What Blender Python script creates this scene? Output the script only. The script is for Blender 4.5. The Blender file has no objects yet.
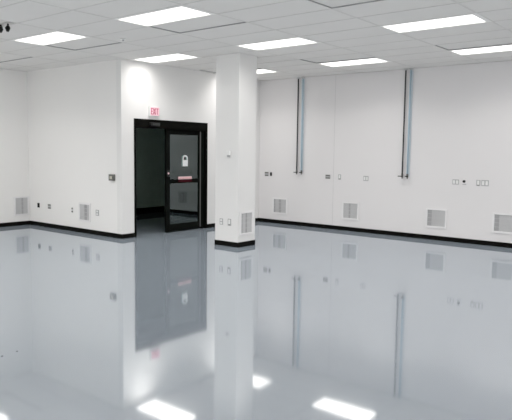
import bpy, bmesh, math, random
from mathutils import Vector, Matrix

random.seed(7)
scn = bpy.context.scene
col = scn.collection

# ------------------------------------------------------------------ place
XR, YD, XW, YL = 11.739, 9.4515, 7.474, 12.794      # wall planes
H, CAMH = 3.466, 1.7323
XN, YN = -4.7, -4.6                                  # walls behind the camera
CXC, CYC, CS1, CS2 = 8.220, 7.107, 0.493, 0.554      # column
T = 0.15
BBH = 0.092

# ------------------------------------------------------------------ materials
def nodes(name):
    m = bpy.data.materials.new(name); m.use_nodes = True
    nt = m.node_tree
    return m, nt, nt.nodes['Principled BSDF']

def mat(name, rgb, rough=0.5, metal=0.0, var=0.04, scale=6.0, bump=0.0, bscale=60.0, spec=0.5, emit=None):
    m, nt, b = nodes(name)
    tc = nt.nodes.new('ShaderNodeTexCoord')
    nz = nt.nodes.new('ShaderNodeTexNoise'); nz.inputs['Scale'].default_value = scale
    nz.inputs['Detail'].default_value = 3
    nt.links.new(tc.outputs['Object'], nz.inputs['Vector'])
    rp = nt.nodes.new('ShaderNodeValToRGB')
    rp.color_ramp.elements[0].position = 0.3; rp.color_ramp.elements[1].position = 0.7
    rp.color_ramp.elements[0].color = (*[c * (1 - var) for c in rgb], 1)
    rp.color_ramp.elements[1].color = (*[min(1, c * (1 + var)) for c in rgb], 1)
    nt.links.new(nz.outputs['Fac'], rp.inputs['Fac'])
    nt.links.new(rp.outputs['Color'], b.inputs['Base Color'])
    b.inputs['Roughness'].default_value = rough
    b.inputs['Metallic'].default_value = metal
    b.inputs['Specular IOR Level'].default_value = spec
    if bump:
        n2 = nt.nodes.new('ShaderNodeTexNoise'); n2.inputs['Scale'].default_value = bscale
        nt.links.new(tc.outputs['Object'], n2.inputs['Vector'])
        bp = nt.nodes.new('ShaderNodeBump'); bp.inputs['Strength'].default_value = bump
        bp.inputs['Distance'].default_value = 0.01
        nt.links.new(n2.outputs['Fac'], bp.inputs['Height'])
        nt.links.new(bp.outputs['Normal'], b.inputs['Normal'])
    if emit:
        b.inputs['Emission Color'].default_value = (*emit[0], 1)
        b.inputs['Emission Strength'].default_value = emit[1]
    return m

def floor_mat():
    m, nt, b = nodes('grey epoxy floor')
    tc = nt.nodes.new('ShaderNodeTexCoord')
    nz = nt.nodes.new('ShaderNodeTexNoise'); nz.inputs['Scale'].default_value = 0.9
    nz.inputs['Detail'].default_value = 5
    nt.links.new(tc.outputs['Object'], nz.inputs['Vector'])
    rp = nt.nodes.new('ShaderNodeValToRGB')
    rp.color_ramp.elements[0].position = 0.3; rp.color_ramp.elements[1].position = 0.72
    rp.color_ramp.elements[0].color = (*FLOOR_A, 1)
    rp.color_ramp.elements[1].color = (*FLOOR_B, 1)
    nt.links.new(nz.outputs['Fac'], rp.inputs['Fac'])
    # gentle roller waviness of the poured coating
    n2 = nt.nodes.new('ShaderNodeTexNoise'); n2.inputs['Scale'].default_value = 2.6
    n2.inputs['Detail'].default_value = 1.5
    nt.links.new(tc.outputs['Object'], n2.inputs['Vector'])
    bp = nt.nodes.new('ShaderNodeBump'); bp.inputs['Strength'].default_value = 0.014
    bp.inputs['Distance'].default_value = 0.02
    nt.links.new(n2.outputs['Fac'], bp.inputs['Height'])
    # clear glossy coat over a pigmented base
    df = nt.nodes.new('ShaderNodeBsdfDiffuse'); gl = nt.nodes.new('ShaderNodeBsdfGlossy')
    gl.inputs['Roughness'].default_value = 0.055
    gl.inputs['Color'].default_value = (0.965, 0.985, 1.0, 1)
    fr = nt.nodes.new('ShaderNodeFresnel'); fr.inputs['IOR'].default_value = FLOOR_IOR
    mxm = nt.nodes.new('ShaderNodeMath'); mxm.operation = 'MAXIMUM'; mxm.inputs[1].default_value = 0.47
    mx = nt.nodes.new('ShaderNodeMixShader')
    nt.links.new(rp.outputs['Color'], df.inputs['Color'])
    for q in (df, gl, fr): nt.links.new(bp.outputs['Normal'], q.inputs['Normal'])
    nt.links.new(fr.outputs[0], mxm.inputs[0]); nt.links.new(mxm.outputs[0], mx.inputs['Fac'])
    nt.links.new(df.outputs[0], mx.inputs[1]); nt.links.new(gl.outputs[0], mx.inputs[2])
    nt.links.new(mx.outputs[0], nt.nodes['Material Output'].inputs['Surface'])
    nt.nodes.remove(b)
    return m

FLOOR_A, FLOOR_B, FLOOR_IOR = (0.238, 0.279, 0.324), (0.243, 0.284, 0.330), 3.4
LIGHT = 2.7
LAMP_W, LAMP_SPREAD = 14.3, 136

def emit_mat(name, rgb, strength):
    m = bpy.data.materials.new(name); m.use_nodes = True
    nt = m.node_tree; nt.nodes.clear()
    o = nt.nodes.new('ShaderNodeOutputMaterial'); e = nt.nodes.new('ShaderNodeEmission')
    e.inputs['Color'].default_value = (*rgb, 1); e.inputs['Strength'].default_value = strength
    nt.links.new(e.outputs[0], o.inputs['Surface'])
    return m

def glass_mat():
    m = bpy.data.materials.new('door glass'); m.use_nodes = True
    nt = m.node_tree; nt.nodes.clear()
    o = nt.nodes.new('ShaderNodeOutputMaterial')
    tr = nt.nodes.new('ShaderNodeBsdfTransparent'); tr.inputs['Color'].default_value = (0.80, 0.84, 0.82, 1)
    gl = nt.nodes.new('ShaderNodeBsdfGlossy'); gl.inputs['Roughness'].default_value = 0.01
    gl.inputs['Color'].default_value = (0.85, 1.0, 0.98, 1)
    fr = nt.nodes.new('ShaderNodeFresnel'); fr.inputs['IOR'].default_value = 1.85
    mx = nt.nodes.new('ShaderNodeMixShader')
    nt.links.new(fr.outputs[0], mx.inputs['Fac'])
    nt.links.new(tr.outputs[0], mx.inputs[1]); nt.links.new(gl.outputs[0], mx.inputs[2])
    nt.links.new(mx.outputs[0], o.inputs['Surface'])
    return m

M = dict(
    floor=floor_mat(),
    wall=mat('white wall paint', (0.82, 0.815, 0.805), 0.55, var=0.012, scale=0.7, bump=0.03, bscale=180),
    wallw=mat('white wall paint lit copy', (0.90, 0.89, 0.875), 0.55, var=0.012, scale=0.7, bump=0.03, bscale=180),  # same white paint made lighter to stand in for more light
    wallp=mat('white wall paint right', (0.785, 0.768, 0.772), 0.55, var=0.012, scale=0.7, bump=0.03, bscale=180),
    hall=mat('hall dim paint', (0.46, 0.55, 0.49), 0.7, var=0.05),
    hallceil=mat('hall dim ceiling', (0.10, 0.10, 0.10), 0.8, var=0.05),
    base=mat('black rubber base', (0.0028, 0.0028, 0.0022), 0.7, var=0.1, spec=0.05),
    tile=mat('ceiling tile', (0.71, 0.70, 0.685), 0.9, var=0.015, scale=1.4, bump=0.15, bscale=140),
    tbar=mat('ceiling tee', (0.595, 0.585, 0.57), 0.5, var=0.02),  # tee grey darkened to paint the shadow along tile edges
    gap=mat('painted recess shade', (0.30, 0.30, 0.30), 0.9, var=0.05),  # dark grey paints shade onto the sides of recessed tiles
    white=mat('white enamel', (0.82, 0.82, 0.81), 0.4, var=0.01),
    ventw=mat('vent enamel', (0.84, 0.83, 0.835), 0.4, var=0.01),
    ventg=mat('vent blade grey', (0.58, 0.58, 0.585), 0.5, var=0.02),
    ventd=mat('vent blade dark grey', (0.42, 0.42, 0.43), 0.5, var=0.02),  # darker grey for some blades and the grille backing
    steel=mat('brushed plate', (0.42, 0.42, 0.42), 0.4, metal=0.3, var=0.05),
    darksteel=mat('dark plate', (0.12, 0.12, 0.11), 0.45, metal=0.2, var=0.05),
    black=mat('black plastic', (0.005, 0.005, 0.005), 0.4, var=0.1, spec=0.25),
    frame=mat('black anodised frame', (0.0022, 0.0022, 0.0018), 0.7, var=0.08, spec=0.04),
    stile=mat('dark bronze leaf', (0.0022, 0.0028, 0.0022), 0.7, var=0.08, spec=0.04),
    pipeblack=mat('black pipe paint', (0.018, 0.020, 0.022), 0.35, var=0.08),
    pipeblue=mat('blue pipe paint', (0.36, 0.50, 0.60), 0.35, var=0.05),
    paleblue=mat('pale blue added tint', (0.66, 0.73, 0.78), 0.5, var=0.02),
    pipegrey=mat('pale escutcheon', (0.55, 0.56, 0.56), 0.4, var=0.03),
    exitface=mat('exit sign pink face', (0.86, 0.56, 0.63), 0.5, var=0.02, emit=((1.0, 0.55, 0.65), 0.14)),
    exitred=mat('exit letters red', (0.50, 0.05, 0.13), 0.5, var=0.02),
    decal=mat('white decal', (0.80, 0.83, 0.83), 0.5, var=0.01),
    pink=mat('pale pink sticker', (0.90, 0.62, 0.63), 0.5, var=0.05),
    red=mat('red sticker', (0.55, 0.03, 0.05), 0.5, var=0.05),
    darkred=mat('dark red painted reflection', (0.030, 0.002, 0.004), 0.7, var=0.05, spec=0.05),
    glass=glass_mat(),
    light=emit_mat('lit diffuser', (1.0, 0.972, 0.940), LIGHT),
)

# ------------------------------------------------------------------ mesh helpers
class MB:
    def __init__(self): self.bm = bmesh.new(); self.mi = 0; self.slots = []
    def slot(self, m):
        if m not in self.slots: self.slots.append(m)
        self.mi = self.slots.index(m); return self
    def _set(self, vs):
        for f in {f for v in vs for f in v.link_faces}: f.material_index = self.mi
    def box(self, x0, x1, y0, y1, z0, z1, bevel=0):
        r = bmesh.ops.create_cube(self.bm, size=1)
        vs = r['verts']
        for v in vs:
            v.co = Vector(((x0 + x1) / 2 + v.co.x * (x1 - x0), (y0 + y1) / 2 + v.co.y * (y1 - y0), (z0 + z1) / 2 + v.co.z * (z1 - z0)))
        self._set(vs)
        if bevel:
            es = list({e for v in vs for e in v.link_edges})
            rb = bmesh.ops.bevel(self.bm, geom=es, offset=bevel, segments=2, affect='EDGES', profile=0.5)
            for f in rb['faces']: f.material_index = self.mi
        return self
    def cyl(self, a, b, r0, r1=None, seg=20):
        a, b = Vector(a), Vector(b); d = b - a
        rr = bmesh.ops.create_cone(self.bm, cap_ends=True, segments=seg, radius1=r0, radius2=r0 if r1 is None else r1, depth=d.length)
        q = Vector((0, 0, 1)).rotation_difference(d.normalized()).to_matrix().to_4x4()
        bmesh.ops.transform(self.bm, matrix=Matrix.Translation((a + b) / 2) @ q, verts=rr['verts'])
        self._set(rr['verts']); return self
    def quad(self, pts):
        f = self.bm.faces.new([self.bm.verts.new(p) for p in pts]); f.material_index = self.mi; return self
    def poly_prism(self, outline, y0, y1):
        """outline in x,z; extruded from y0 (front) to y1 (back)"""
        f = [self.bm.verts.new((x, y0, z)) for x, z in outline]
        k = [self.bm.verts.new((x, y1, z)) for x, z in outline]
        fs = [self.bm.faces.new(f), self.bm.faces.new(k[::-1])]
        n = len(f)
        for i in range(n):
            fs.append(self.bm.faces.new((f[i], k[i], k[(i + 1) % n], f[(i + 1) % n])))
        for q in fs: q.material_index = self.mi
        return self
    def ring_prism(self, outer, inner, y0, y1):
        n = len(outer)
        def loop(pts, y): return [self.bm.verts.new((x, y, z)) for x, z in pts]
        of, ob, nf, nb = loop(outer, y0), loop(outer, y1), loop(inner, y0), loop(inner, y1)
        for i in range(n):
            j = (i + 1) % n
            for q in ((of[i], of[j], nf[j], nf[i]), (ob[j], ob[i], nb[i], nb[j]), (of[j], of[i], ob[i], ob[j]), (nf[i], nf[j], nb[j], nb[i])):
                self.bm.faces.new(q).material_index = self.mi
        return self
    def build(self, name, m=None, parent=None, smooth=False, recalc=True):
        if recalc: bmesh.ops.recalc_face_normals(self.bm, faces=self.bm.faces[:])
        me = bpy.data.meshes.new(name); self.bm.to_mesh(me); self.bm.free()
        for s in (self.slots or [m]): me.materials.append(s)
        if smooth:
            for p in me.polygons: p.use_smooth = len(p.vertices) <= 4
        o = bpy.data.objects.new(name, me); col.objects.link(o)
        if parent: o.parent = parent
        return o

def tag(o, label=None, cat=None, group=None, kind=None):
    if label: o['label'] = label
    if cat: o['category'] = cat
    if group: o['group'] = group
    if kind: o['kind'] = kind
    return o

def empty(name, loc, rz=0.0):
    o = bpy.data.objects.new(name, None); o.empty_display_size = 0.1
    o.location = loc; o.rotation_euler = (0, 0, rz); col.objects.link(o); return o

def copy_tree(o, parent=None):
    c = o.copy(); col.objects.link(c)
    if parent: c.parent = parent
    for ch in list(o.children): copy_tree(ch, c)
    return c

FACE_Y, FACE_X = 0.0, -math.pi / 2     # front of a wall piece looks along -Y / along -X

# ------------------------------------------------------------------ shell
def struct(name, mb, m, label, cat):
    return tag(mb.build(name, m), label, cat, kind='structure')

struct('floor', MB().box(XN - T, XR + T, YN - T, YL + T, -0.12, 0), M['floor'],
       'glossy blue-grey coated floor mirroring the walls and lights', 'floor')
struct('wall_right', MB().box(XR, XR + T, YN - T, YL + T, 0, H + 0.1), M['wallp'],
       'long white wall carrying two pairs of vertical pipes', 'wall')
mb = MB()
DX0, DX1, DZ = 7.778, 9.862, 2.362
mb.box(XW, DX0, YD, YD + T, 0, H + 0.1); mb.box(DX1, XR, YD, YD + T, 0, H + 0.1); mb.box(DX0, DX1, YD, YD + T, DZ, H + 0.1)
struct('wall_back', mb, M['wall'], 'white wall around the black sliding door', 'wall')
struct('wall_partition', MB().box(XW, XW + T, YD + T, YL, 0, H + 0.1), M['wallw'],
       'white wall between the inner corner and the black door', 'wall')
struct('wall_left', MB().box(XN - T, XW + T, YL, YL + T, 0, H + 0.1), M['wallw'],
       'short stretch of white wall at the far end with one low vent', 'wall')
struct('wall_near', MB().box(XN - T, XN, YN - T, YL, 0, H + 0.1), M['wall'], 'white wall behind the viewer', 'wall')
struct('wall_front', MB().box(XN, XR, YN - T, YN, 0, H + 0.1), M['wall'], 'white wall at the viewer side end of the room', 'wall')

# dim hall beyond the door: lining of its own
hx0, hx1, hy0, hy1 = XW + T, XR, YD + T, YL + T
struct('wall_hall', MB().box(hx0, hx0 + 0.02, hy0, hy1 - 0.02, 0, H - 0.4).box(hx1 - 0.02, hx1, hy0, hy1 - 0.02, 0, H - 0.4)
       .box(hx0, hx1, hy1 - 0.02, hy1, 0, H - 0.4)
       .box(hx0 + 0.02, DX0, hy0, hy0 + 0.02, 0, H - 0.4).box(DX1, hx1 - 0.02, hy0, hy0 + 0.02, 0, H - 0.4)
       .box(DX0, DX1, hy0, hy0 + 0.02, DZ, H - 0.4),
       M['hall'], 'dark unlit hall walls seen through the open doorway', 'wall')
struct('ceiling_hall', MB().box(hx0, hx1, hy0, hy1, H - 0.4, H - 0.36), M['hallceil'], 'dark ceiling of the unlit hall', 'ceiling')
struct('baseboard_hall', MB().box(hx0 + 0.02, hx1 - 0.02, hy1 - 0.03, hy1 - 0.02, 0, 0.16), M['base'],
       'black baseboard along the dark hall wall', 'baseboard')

# ------------------------------------------------------------------ ceiling grid
PXT, PYT = 0.61, 1.3191
GX0, GY0 = 6.385, 9.332               # one grid crossing
BAR = 0.011
lights, recess = set(), set()
def cell(i, j): return GX0 + PXT * i, GY0 + PYT * (j - 1)     # low corner of cell, cell (.,0) ends at GY0
# fixture columns start at x = 5.165 + 2.44 k  -> i = -2 + 4k ; rows j = 0, -2, -4 ...
lights = {(-2 + 4 * k, 2 * r) for k in range(-4, 3) for r in range(-5, 2)}
for (i, j) in list(lights):
    x, y = cell(i, j)
    if x < XN + 0.1 or x + PXT > XR or y < YN + 0.1 or y + PYT > YL - 0.02: lights.discard((i, j))
    elif x > XW - PXT and y > YD - PYT + 0.9: lights.discard((i, j)) if y > YD - 0.5 else None
for r in range(-5, 2):
    recess.add((-1, 2 * r)); recess.add((5, 2 * r))
GAPZ = 0.015
mb = MB()
i0, i1 = math.floor((XN - GX0) / PXT) - 1, math.ceil((XR - GX0) / PXT) + 1
j0, j1 = math.floor((YN - GY0) / PYT) - 1, math.ceil((YL - GY0) / PYT) + 2
TZ = H + 0.004
for i in range(i0, i1):
    for j in range(j0, j1):
        x, y = cell(i, j)
        a, b = max(x, XN), min(x + PXT, XR); c, d = max(y, YN), min(y + PYT, YL)
        if b - a < 0.01 or d - c < 0.01: continue
        if a >= XW + T and c >= YD + T: continue
        if (i, j) in lights: continue
        ia, ib = a + (BAR if a == x else 0), b - (BAR if b == x + PXT else 0)
        ic, id_ = c + (BAR if c == y else 0), d - (BAR if d == y + PYT else 0)
        if (i, j) in recess:
            z = H + GAPZ
            mb.slot(M['tile']).quad([(ia, ic, z), (ia, id_, z), (ib, id_, z), (ib, ic, z)])
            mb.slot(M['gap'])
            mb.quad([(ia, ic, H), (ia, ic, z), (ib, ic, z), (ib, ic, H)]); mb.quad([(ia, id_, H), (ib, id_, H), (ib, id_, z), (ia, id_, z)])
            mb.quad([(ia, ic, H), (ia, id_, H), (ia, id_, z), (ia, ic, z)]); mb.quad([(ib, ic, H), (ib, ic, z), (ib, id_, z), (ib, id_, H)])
        else:
            z = TZ
            mb.slot(M['tile']).quad([(ia, ic, z), (ia, id_, z), (ib, id_, z), (ib, ic, z)])
            mb.slot(M['tbar'])
            mb.quad([(ia, ic, H), (ia, ic, z), (ib, ic, z), (ib, ic, H)]); mb.quad([(ia, id_, H), (ib, id_, H), (ib, id_, z), (ia, id_, z)])
            mb.quad([(ia, ic, H), (ia, id_, H), (ia, id_, z), (ia, ic, z)]); mb.quad([(ib, ic, H), (ib, ic, z), (ib, id_, z), (ib, id_, H)])
        # tee faces around the tile
        mb.slot(M['tbar'])
        mb.quad([(a, c, H), (a, d, H), (ia, d, H), (ia, c, H)]); mb.quad([(ib, c, H), (ib, d, H), (b, d, H), (b, c, H)])
        mb.quad([(ia, c, H), (ia, ic, H), (ib, ic, H), (ib, c, H)]); mb.quad([(ia, id_, H), (ia, d, H), (ib, d, H), (ib, id_, H)])
mb.slot(M['tile']).box(XN - T, XR + T, YN - T, YL + T, H + 0.10, H + 0.14)
tag(mb.build('ceiling', recalc=False), 'suspended ceiling of pale grey oblong tiles in a thin grid', 'ceiling', kind='structure')

# ------------------------------------------------------------------ ceiling lights
fb = MB()
fx0, fx1, fy0, fy1 = 0.0, PXT, 0.0, PYT
lx0, lx1, ly0, ly1 = 0.060, 0.583, 0.068, 1.305
fb.slot(M['white'])
fb.box(fx0, lx0, fy0, fy1, 0.0, 0.085); fb.box(lx1, fx1, fy0, fy1, 0.0, 0.085)
fb.box(lx0, lx1, fy0, ly0, 0.0, 0.085); fb.box(lx0, lx1, ly1, fy1, 0.0, 0.085)
fb.box(lx0, lx1, ly0, ly1, 0.05, 0.085)
LL = {
 (-2, 0): 'lit ceiling panel in front of the inner corner, beside the small black ceiling fixture',
 (-2, -2): 'lit ceiling panel crossing toward the top of the photo, left of the column',
 (2, 0): 'lit ceiling panel closest to the wall above the black door',
 (2, -2): 'lit ceiling panel just in front of the top of the column',
 (6, 0): 'lit ceiling panel mostly hidden behind the column',
 (6, -2): 'lit ceiling panel between the two pipe pairs, near the pipe wall',
 (2, -4): 'long lit ceiling panel at upper right, one row out from the pipe wall',
 (6, -4): 'lit ceiling panel cut by the right frame edge beside the pipe wall',
}
first = None
for n, (i, j) in enumerate(sorted(lights, key=lambda q: (q not in LL, q))):
    x, y = cell(i, j)
    if first is None:
        r = empty('ceiling_light', (x, y, H))
        fb.build('frame', parent=r)
        d = MB().box(lx0, lx1, ly0, ly1, 0.012, 0.03).build('diffuser', M['light'], r)
        la = bpy.data.lights.new('fixture_lamp', 'AREA'); la.shape = 'RECTANGLE'
        la.size, la.size_y = lx1 - lx0 - 0.01, ly1 - ly0 - 0.01
        la.energy = LAMP_W; la.spread = math.radians(LAMP_SPREAD); la.color = (1.0, 0.972, 0.940)
        lo = bpy.data.objects.new('fixture_lamp', la); col.objects.link(lo); lo.parent = r
        lo.location = ((lx0 + lx1) / 2, (ly0 + ly1) / 2, 0.006)
        first = r
    else:
        r = copy_tree(first)
    r.location = (x, y, H)
    tag(r, LL.get((i, j), 'lit ceiling panel out of view behind the camera or past the frame edge'), 'ceiling light', 'lit panels in the ceiling')

# ------------------------------------------------------------------ baseboards
d = 0.008
def base(name, mb, label): return struct(name, mb, M['base'], label, 'baseboard')
base('baseboard_right', MB().box(XR - d, XR, YN, YD, 0, BBH), 'black rubber baseboard along the pipe wall')
base('baseboard_left', MB().box(XN, XW, YL - d, YL, 0, BBH), 'black rubber baseboard along the far end wall')
base('baseboard_partition', MB().box(XW - d, XW, YD - d, YL - d, 0, BBH), 'black rubber baseboard below the outlets left of the door')
base('baseboard_back', MB().box(XW, DX0, YD - d, YD, 0, BBH).box(DX1, XR - d, YD - d, YD, 0, BBH), 'black rubber baseboard on both sides of the door')
base('baseboard_front', MB().box(XN, XR, YN, YN + d, 0, BBH), 'black rubber baseboard behind the viewer')

# ------------------------------------------------------------------ column
struct('column', MB().box(CXC, CXC + CS1, CYC, CYC + CS2, 0, H + 0.003), M['wall'], 'square white column standing free before the door wall', 'column')
q = MB()
q.box(CXC - d, CXC + CS1 + d, CYC - d, CYC, 0, BBH).box(CXC - d, CXC + CS1 + d, CYC + CS2, CYC + CS2 + d, 0, BBH)
q.box(CXC - d, CXC, CYC, CYC + CS2, 0, BBH).box(CXC + CS1, CXC + CS1 + d, CYC, CYC + CS2, 0, BBH)
base('baseboard_column', q, 'black rubber base around the foot of the column')

# wall joint
struct('trim_1', MB().box(XR - 0.003, XR, 7.29, 7.302, BBH, H), mat('joint cover', (0.66, 0.65, 0.65), 0.5), 'thin vertical joint strip on the pipe wall', 'trim')

# ------------------------------------------------------------------ door
door = tag(empty('door_1', (0, 0, 0)), 'black framed sliding glass door standing half open', 'door', kind='structure')
fy0, fy1 = YD - 0.012, YD + T - 0.002
JW, HDR = 0.045, 2.185
MB().box(DX0, DX0 + JW, fy0, fy1, 0, HDR).box(DX1 - JW - 0.02, DX1, fy0, fy1, 0, HDR).build('door_frame', M['frame'], door)
MB().box(DX0, DX1, fy0, fy1, HDR, DZ).box(DX0, DX1, fy0 - 0.004, fy0, HDR + 0.004, HDR + 0.016).build('header', M['frame'], door)
s = MB().box(8.16, 8.42, fy0 - 0.045, fy0, 2.225, 2.30, 0.012).build('motion_sensor', M['black'], door)
MB().box(8.215, 8.41, fy0 - 0.049, fy0 - 0.044, 2.243, 2.285).build('sensor_lens', mat('sensor lens', (0.016, 0.018, 0.018), 0.4), s)
# the sliding leaf
LX0, LX1, LY0, LY1 = 8.655, 9.80, YD + 0.03, YD + 0.075
GXA, GXB = 8.765, 9.625
GZ0, GZ1, RZ0, RZ1 = 0.175, 2.075, 1.045, 1.133
leaf = empty('door_leaf', (0, 0, 0)); leaf.parent = door
mb = MB().box(LX0, GXA, LY0, LY1, 0.012, HDR).box(GXB, LX1, LY0, LY1, 0.012, HDR)
mb.box(GXA, GXB, LY0, LY1, 0.012, GZ0).box(GXA, GXB, LY0, LY1, GZ1, HDR)
mb.build('leaf_frame', M['stile'], leaf)
MB().box(GXA, GXB, LY0 - 0.006, LY1 + 0.006, RZ0, RZ1, 0.004).build('mid_rail', M['stile'], leaf)
MB().box(GXA, GXB, LY0 + 0.018, LY0 + 0.026, RZ1, GZ1).build('glass_pane', M['glass'], leaf)
MB().box(GXA, GXB, LY0 + 0.018, LY0 + 0.026, GZ0, RZ0).build('glass_pane', M['glass'], leaf)
MB().box(GXB + 0.035, GXB + 0.065, LY0 - 0.004, LY0, 0.05, HDR - 0.02).build('weather_strip', mat('grey weather strip', (0.05, 0.052, 0.05), 0.5), leaf)
lk = MB().box(8.672, 8.744, LY0 - 0.014, LY0, 1.19, 1.33, 0.006).build('lock_plate', M['black'], leaf)
for o in (door, leaf): pass
# lock light and stickers (thin, on the leaf)
MB().cyl((8.708, LY0 - 0.020, 1.262), (8.708, LY0 - 0.013, 1.262), 0.020).build('lock_indicator', M['pink'], leaf)
# padlock-shaped decal
cx, zb = 9.228, 1.405
def arc(r, n=12, z=0.0): return [(cx + r * math.cos(math.pi * k / n), z + r * math.sin(math.pi * k / n)) for k in range(n + 1)]
dy0, dy1 = LY0 + 0.0155, LY0 + 0.018
mb = MB().slot(M['decal'])
mb.box(cx - 0.076, cx + 0.076, dy0, dy1, zb, zb + 0.135)
outer = [(cx + 0.076, zb + 0.135)] + arc(0.076, 14, zb + 0.165) + [(cx - 0.076, zb + 0.135)]
inner = [(cx + 0.047, zb + 0.135)] + arc(0.047, 14, zb + 0.165) + [(cx - 0.047, zb + 0.135)]
def strip_prism(o, n):
    for k in range(len(o) - 1):
        a, b, c, e = o[k], o[k + 1], n[k + 1], n[k]
        mb.quad([(a[0], dy0, a[1]), (b[0], dy0, b[1]), (c[0], dy0, c[1]), (e[0], dy0, e[1])])
        mb.quad([(a[0], dy1, a[1]), (e[0], dy1, e[1]), (c[0], dy1, c[1]), (b[0], dy1, b[1])])
strip_prism(outer, inner)
tag(mb.build('padlock_decal', parent=leaf, recalc=False), 'white padlock shaped decal on the door glass')
# pink sticker with red marks on the rail, its reflection painted dark red below
mb = MB().slot(M['pink']).box(9.00, 9.40, LY0 - 0.0085, LY0 - 0.006, 1.130, 1.185)
mb.slot(M['red'])
for k in range(9):
    x = 9.012 + k * 0.0425
    mb.box(x, x + 0.027, LY0 - 0.0100, LY0 - 0.0085, 1.142, 1.158)
mb.slot(M['darkred']).box(9.00, 9.40, LY0 - 0.0085, LY0 - 0.006, 1.065, 1.130)
tag(mb.build('push_sticker', parent=leaf), 'pink and red sticker on the middle rail of the door')

# ------------------------------------------------------------------ exit sign
ex = tag(empty('exit_sign', (8.142, YD, 2.424), FACE_Y), 'small white box with red EXIT lettering above the black door', 'exit sign')
W_, H_, D_ = 0.252, 0.196, 0.06
MB().box(0, W_, -D_, 0, 0, H_, 0.006).build('housing', M['white'], ex)
MB().box(0.014, W_ - 0.006, -D_ - 0.003, -D_, 0.012, H_ - 0.016).build('face_plate', M['exitface'], ex)
mb = MB()
y0, y1 = -D_ - 0.0055, -D_ - 0.003
z0, z1, st = 0.036, 0.160, 0.015
def bar(xa, za, xb, zb, t=st):
    dx, dz = xb - xa, zb - za; L = math.hypot(dx, dz); nx, nz = -dz / L * t / 2, dx / L * t / 2
    mb.poly_prism([(xa + nx, za + nz), (xb + nx, zb + nz), (xb - nx, zb - nz), (xa - nx, za - nz)], y0, y1)
x = 0.026
bar(x + st / 2, z0, x + st / 2, z1)
for zz in (z0 + st / 2, (z0 + z1) / 2, z1 - st / 2): bar(x + st, zz, x + 0.046, zz)
x = 0.082; bar(x, z0, x + 0.050, z1, 0.016); bar(x, z1, x + 0.050, z0, 0.016)
x = 0.144; bar(x + st / 2, z0, x + st / 2, z1)
x = 0.170; bar(x, z1 - st / 2, x + 0.056, z1 - st / 2); bar(x + 0.028, z0, x + 0.028, z1 - st)
mb.build('lettering', M['exitred'], ex)

# ------------------------------------------------------------------ wall vents
def vent(x, y, rz, w, h, zc, label, stripes):
    """(x, y) centre on the wall; w, h opening; stripes: darker bands of blades (fractions)"""
    r = tag(empty('wall_vent', (x, y, zc - h / 2), rz), label, 'vent', 'square white vents low on the walls')
    f = 0.034
    X0, X1 = -w / 2, w / 2
    mb = MB()
    mb.box(X0 - f, X1 + f, -0.020, 0, h, h + f, 0.003).box(X0 - f, X1 + f, -0.020, 0, -f, 0, 0.003)
    mb.box(X0 - f, X0, -0.020, 0, 0, h, 0.003).box(X1, X1 + f, -0.020, 0, 0, h, 0.003)
    mb.build('frame', M['ventw'], r)
    mb = MB()
    mb.slot(M['ventd']).box(X0, X1, -0.003, 0, 0, h)
    n = max(8, round(w / 0.022)); p = w / n
    for k in range(n):
        fx = (k + 0.5) / n
        dark = any(a <= fx <= b for a, b in stripes)
        mb.slot(M['ventd'] if dark else M['ventg'])
        xx = X0 + p * k
        mb.box(xx + 0.002, xx + p * (0.62 if dark else 0.80), -0.011, -0.003, 0, h)
    mb.slot(M['ventg'])
    for k in range(1, 4): mb.box(X0, X1, -0.013, -0.011, h * k / 4 - 0.004, h * k / 4 + 0.004)
    mb.build('grille', parent=r)
    return r
vent((7.114 + 7.415) / 2, YL, FACE_Y, 0.300, 0.365, 0.446, 'square low vent on the far end wall, left of the inner corner', [(0.5, 0.62)])
vent(XW, (10.833 + 10.499) / 2, FACE_X, 0.334, 0.323, 0.440, 'square low vent between outlets on the wall left of the door', [(0.45, 0.7)])
vent(XR, (8.975 + 8.603) / 2, FACE_X, 0.372, 0.325, 0.435, 'low vent beneath the pipe pair closer to the room corner', [(0.0, 0.1), (0.42, 0.6)])
vent(XR, (7.002 + 6.652) / 2, FACE_X, 0.350, 0.327, 0.455, 'low vent on the pipe wall midway between the two pipe pairs', [(0.35, 0.5)])
vent(XR, (5.024 + 4.653) / 2, FACE_X, 0.371, 0.326, 0.447, 'low vent on the pipe wall, first one right of the second pipe pair', [(0.0, 0.24)])
vent(XR, 3.690 - 0.186, FACE_X, 0.371, 0.315, 0.455, 'low vent on the pipe wall cut by the right edge of the photo', [(0.0, 0.24)])
vent(8.4525, CYC, FACE_Y, 0.300, 0.365, 0.432, 'low vent on the foot of the white column', [(0.08, 0.16), (0.42, 0.55)])

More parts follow.
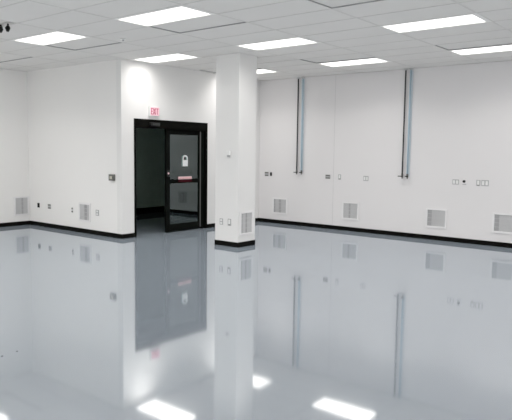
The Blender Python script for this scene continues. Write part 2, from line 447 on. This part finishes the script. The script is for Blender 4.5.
# ------------------------------------------------------------------ outlets and plates
def plate(x, y, z, rz, style, label, w, h, name='wall_outlet', cat='outlet', group='electrical plates on the walls'):
    r = tag(empty(name, (x, y, z), rz), label, cat, group)
    X, Z = w / 2, h / 2
    if style == 'duplex':
        MB().box(-X, X, -0.008, 0, -Z, Z, 0.002).build('cover_plate', M['steel'], r)
        for s in (-1, 1):
            rc = MB().box(-X * .62, X * .62, -0.011, -0.008, s * Z * .46 - Z * .30, s * Z * .46 + Z * .30, 0.002).build('receptacle', M['white'], r)
    elif style == 'black':
        MB().box(-X, X, -0.010, 0, -Z, Z, 0.003).build('cover_plate', M['black'], r)
        for s in (-1, 1):
            MB().box(-X * .6, X * .6, -0.014, -0.010, s * Z * .46 - Z * .28, s * Z * .46 + Z * .28, 0.002).build('receptacle', M['frame'], r)
    elif style == 'gang':
        MB().box(-X, X, -0.008, 0, -Z, Z, 0.002).build('cover_plate', M['steel'], r)
        for s in (-1, 1):
            MB().box(s * X * .48 - X * .32, s * X * .48 + X * .32, -0.012, -0.008, -Z * .68, Z * .68, 0.002).build('rocker', M['white'], r)
    elif style == 'decora':
        MB().box(-X, X, -0.008, 0, -Z, Z, 0.002).build('cover_plate', M['steel'], r)
        MB().box(-X * .55, X * .55, -0.012, -0.008, -Z * .55, Z * .78, 0.002).build('rocker', M['white'], r)
        MB().box(-X * .40, X * .40, -0.010, -0.008, -Z * .90, -Z * .66).build('lower_slot', M['darksteel'], r)
    elif style == 'bars':
        MB().box(-X, X, -0.010, 0, -Z, Z, 0.002).build('cover_plate', M['steel'], r)
        for zz in (-.62, .62):
            MB().box(-X * .85, X * .85, -0.013, -0.010, zz * Z - Z * .26, zz * Z + Z * .26).build('dark_slot', M['darksteel'], r)
    elif style == 'dots':
        MB().box(-X, X, -0.006, 0, -Z, Z, 0.002).build('cover_plate', M['white'], r)
        for s, m in ((-1, M['black']), (1, M['darksteel'])):
            MB().cyl((0, -0.006, s * Z * .5), (0, -0.011, s * Z * .5), X * .55).build('socket', m, r)
    elif style == 'control':
        MB().box(-X, X, -0.045, 0, -Z, Z, 0.004).build('housing', M['darksteel'], r)
        sc = MB().box(-X * .55, X * .45, -0.048, -0.045, -Z * .45, Z * .45).build('screen', mat('beige screen', (0.50, 0.48, 0.40), 0.4), r)
        MB().box(X * .62, X * .80, -0.049, -0.045, -Z * .3, Z * .3).build('button', M['black'], r)
    elif style == 'knob':
        MB().box(-X, X, -0.008, 0, -Z, Z, 0.002).build('cover_plate', M['ventw'], r)
        MB().box(-X * .9, X * .9, -0.011, -0.008, -Z * .9, -Z * .6).build('lower_slot', M['steel'], r)
        MB().cyl((-.005, -0.008, 0.015), (-.005, -0.03, 0.015), 0.028).build('socket', M['black'], r)
    elif style == 'thermostat':
        MB().box(-X, X, -0.032, 0, -Z * .35, Z, 0.006).build('housing', M['white'], r)
        MB().box(-X * .8, X * .8, -0.024, 0, -Z, -Z * .35).build('shadow_block', M['steel'], r)  # grey block standing in for the shadow below the box
    return r

plate(XW, 12.423, 0.471, FACE_X, 'black', 'solid black outlet plate low on the wall, closest to the inner corner', 0.085, 0.105)
plate(XW, 11.983, 0.471, FACE_X, 'bars', 'pale outlet with two dark slots, second from the inner corner', 0.115, 0.105)
plate(XW, 11.114, 0.454, FACE_X, 'dots', 'white outlet with two dark dots, left of the low vent by the door', 0.075, 0.125)
plate(XW, 10.241, 0.458, FACE_X, 'duplex', 'grey outlet just right of the low vent by the door', 0.105, 0.120)
plate(XW, 9.731, 1.196, FACE_X, 'control', 'dark square control box at chest height left of the door', 0.155, 0.125, 'wall_control', 'control panel')
plate(XR, 9.215, 1.197, FACE_X, 'bars', 'grey outlet plate closest to the corner beyond the column', 0.120, 0.105)
plate(XR, 9.082, 1.199, FACE_X, 'black', 'small black outlet beside a grey plate near the corner beyond the column', 0.058, 0.090)
plate(XR, 7.441, 1.193, FACE_X, 'bars', 'dark banded plate just left of the joint strip on the pipe wall', 0.130, 0.095)
plate(XR, 7.131, 1.197, FACE_X, 'decora', 'narrow outlet just right of the joint strip on the pipe wall', 0.072, 0.115)
plate(XR, 6.466, 1.189, FACE_X, 'gang', 'square grey double plate alone between the narrow outlet and the second pipe pair', 0.120, 0.110)
plate(XR, 4.475, 1.194, FACE_X, 'gang', 'pale double plate left of the black socket, right of the second pipe pair', 0.130, 0.100)
plate(XR, 4.298, 1.197, FACE_X, 'knob', 'small white plate with a round black socket on the pipe wall', 0.085, 0.110)
plate(XR, 4.030, 1.193, FACE_X, 'decora', 'narrow single plate right of the black socket on the pipe wall', 0.078, 0.115)
plate(XR, 3.903, 1.196, FACE_X, 'gang', 'double plate at the end of the row of four on the pipe wall', 0.140, 0.115)
plate(CXC, 7.503, 0.445, FACE_X, 'duplex', 'outlet low on the column, the one farther from the vent', 0.080, 0.115)
plate(CXC, 7.303, 0.449, FACE_X, 'decora', 'outlet low on the column, the one closer to the vent', 0.080, 0.125)
plate(CXC, 7.331, 1.691, FACE_X, 'thermostat', 'little white thermostat box high on the column', 0.075, 0.110, 'wall_thermostat', 'thermostat', None)

# ------------------------------------------------------------------ service pipes
def pipe(y, m, rad, label, lever, strip=None):
    px = XR - 0.05
    r = tag(empty('service_pipe', (px, y, 1.25), FACE_X), label, 'pipe', 'vertical service pipes on the wall')
    top = H - 1.25
    MB().cyl((0, 0, 0.06), (0, 0, top), rad).build('tube', m, r, smooth=True)
    MB().cyl((0, 0, top - 0.012), (0, 0, top), rad + 0.03).cyl((0, 0, top - 0.03), (0, 0, top - 0.012), rad + 0.012).build('escutcheon', M['pipegrey'], r, smooth=True)
    v = MB().cyl((0, 0, -0.005), (0, 0, 0.07), rad + 0.006).cyl((0, 0, -0.03), (0, 0, -0.005), rad * 0.75).cyl((0, 0, 0.02), (0, -0.045, 0.02), 0.012).build('valve', M['darksteel'], r, smooth=True)
    MB().box(lever[0], lever[1], -0.058, -0.044, 0.010, 0.030, 0.004).build('valve_handle', M['black'], v)
    if strip:
        MB().box(strip[0], strip[1], 0.040, 0.049, 0.02, top - 0.035).build('tint_strip', M['paleblue'], r)  # added strip that only carries a pale blue tint beside the pipe
    return r
k = (XR - 0.05) / XR
pipe(8.317 * k, M['pipeblack'], 0.017, 'black pipe of the pair closer to the room corner', (-0.055, 0.04))
pipe(8.183 * k, M['pipeblue'], 0.015, 'blue pipe of the pair closer to the room corner', (-0.03, 0.045), (-0.072, 0.012))
pipe(5.619 * k, M['pipeblack'], 0.016, 'black pipe of the second pair, farther from the room corner', (-0.075, 0.03))
pipe(5.505 * k, M['pipeblue'], 0.015, 'blue pipe of the second pair, farther from the room corner', (-0.03, 0.04), (-0.045, 0.03))

# ------------------------------------------------------------------ ceiling bits
r = tag(empty('sprinkler_head', (6.167, 7.74, H)), 'tiny white round sprinkler cover flush in the ceiling', 'sprinkler')
MB().cyl((0, 0, 0.004), (0, 0, -0.012), 0.045, 0.04).build('cover_plate', M['white'], r, smooth=True)
MB().cyl((0, 0, -0.012), (0, 0, -0.03), 0.015).build('nozzle', M['steel'], r, smooth=True)

r = tag(empty('spot_fixture', (4.46, 8.14, H)), 'small black cluster of spots hanging from the ceiling at the left frame edge', 'ceiling fixture')
MB().box(-0.05, 0.06, -0.10, 0.13, -0.015, 0.004, 0.005).build('canopy', M['tbar'], r)
for (sx, sy, L) in ((-0.020, -0.085, 0.035), (-0.045, 0.060, 0.035), (-0.02, 0.120, 0.0)):
    st_ = MB().cyl((sx, sy, -0.018), (sx, sy, -0.018 - L), 0.012).build('stem', M['black'], r, smooth=True)
    MB().cyl((sx, sy, -0.018 - L), (sx - 0.01, sy - 0.01, -0.018 - L - 0.03), 0.022, 0.036).cyl((sx - 0.01, sy - 0.01, -0.048 - L), (sx - 0.015, sy - 0.015, -0.048 - L - 0.045), 0.036, 0.018).build('spot_head', M['black'], st_, smooth=True)

# ------------------------------------------------------------------ specks of grit on the floor
for (x, y, s, lab) in ((2.637, 4.774, 0.007, 'dark grit crumb on the open floor at far left, the farther one'), (2.492, 4.752, 0.008, 'dark grit crumb on the floor at the left frame edge')):
    mb = MB()
    rr = bmesh.ops.create_icosphere(mb.bm, subdivisions=2, radius=s)
    for v in rr['verts']:
        v.co = Vector((v.co.x * random.uniform(.7, 1.3), v.co.y * random.uniform(.7, 1.2), max(v.co.z * random.uniform(.3, .6), -s * .3) + s * .3))
    o = mb.build('grit_crumb', M['darksteel']); o.location = (x, y, 0)
    tag(o, lab, 'debris', 'crumbs of grit on the floor')

# ------------------------------------------------------------------ world and camera
w = bpy.data.worlds.new('dim surround'); scn.world = w; w.use_nodes = True
w.node_tree.nodes['Background'].inputs[0].default_value = (0.5, 0.5, 0.5, 1)
w.node_tree.nodes['Background'].inputs[1].default_value = 0.05

cam = bpy.data.cameras.new('camera'); co = bpy.data.objects.new('camera', cam); col.objects.link(co)
cam.sensor_fit = 'HORIZONTAL'; cam.sensor_width = 36; cam.lens = 604.465 / 512 * 36
cam.clip_start = 0.05; cam.clip_end = 100
yaw, pitch, roll = 0.682681, 0.0955937, 0.0127862
f = Vector((math.cos(yaw) * math.cos(pitch), math.sin(yaw) * math.cos(pitch), -math.sin(pitch)))
rt = Vector((math.sin(yaw), -math.cos(yaw), 0)); u = rt.cross(f)
r2 = rt * math.cos(roll) + u * math.sin(roll); u2 = -rt * math.sin(roll) + u * math.cos(roll)
mw = Matrix(((r2.x, u2.x, -f.x, 0), (r2.y, u2.y, -f.y, 0), (r2.z, u2.z, -f.z, CAMH), (0, 0, 0, 1)))
co.matrix_world = mw
scn.camera = co
scn.view_settings.view_transform = 'Standard'
scn.view_settings.look = 'None'
scn.view_settings.exposure = 0.0
scn.view_settings.gamma = 1.15
scn.cycles.max_bounces = 12
scn.cycles.diffuse_bounces = 8
scn.cycles.use_denoising = True
scn.cycles.use_adaptive_sampling = False
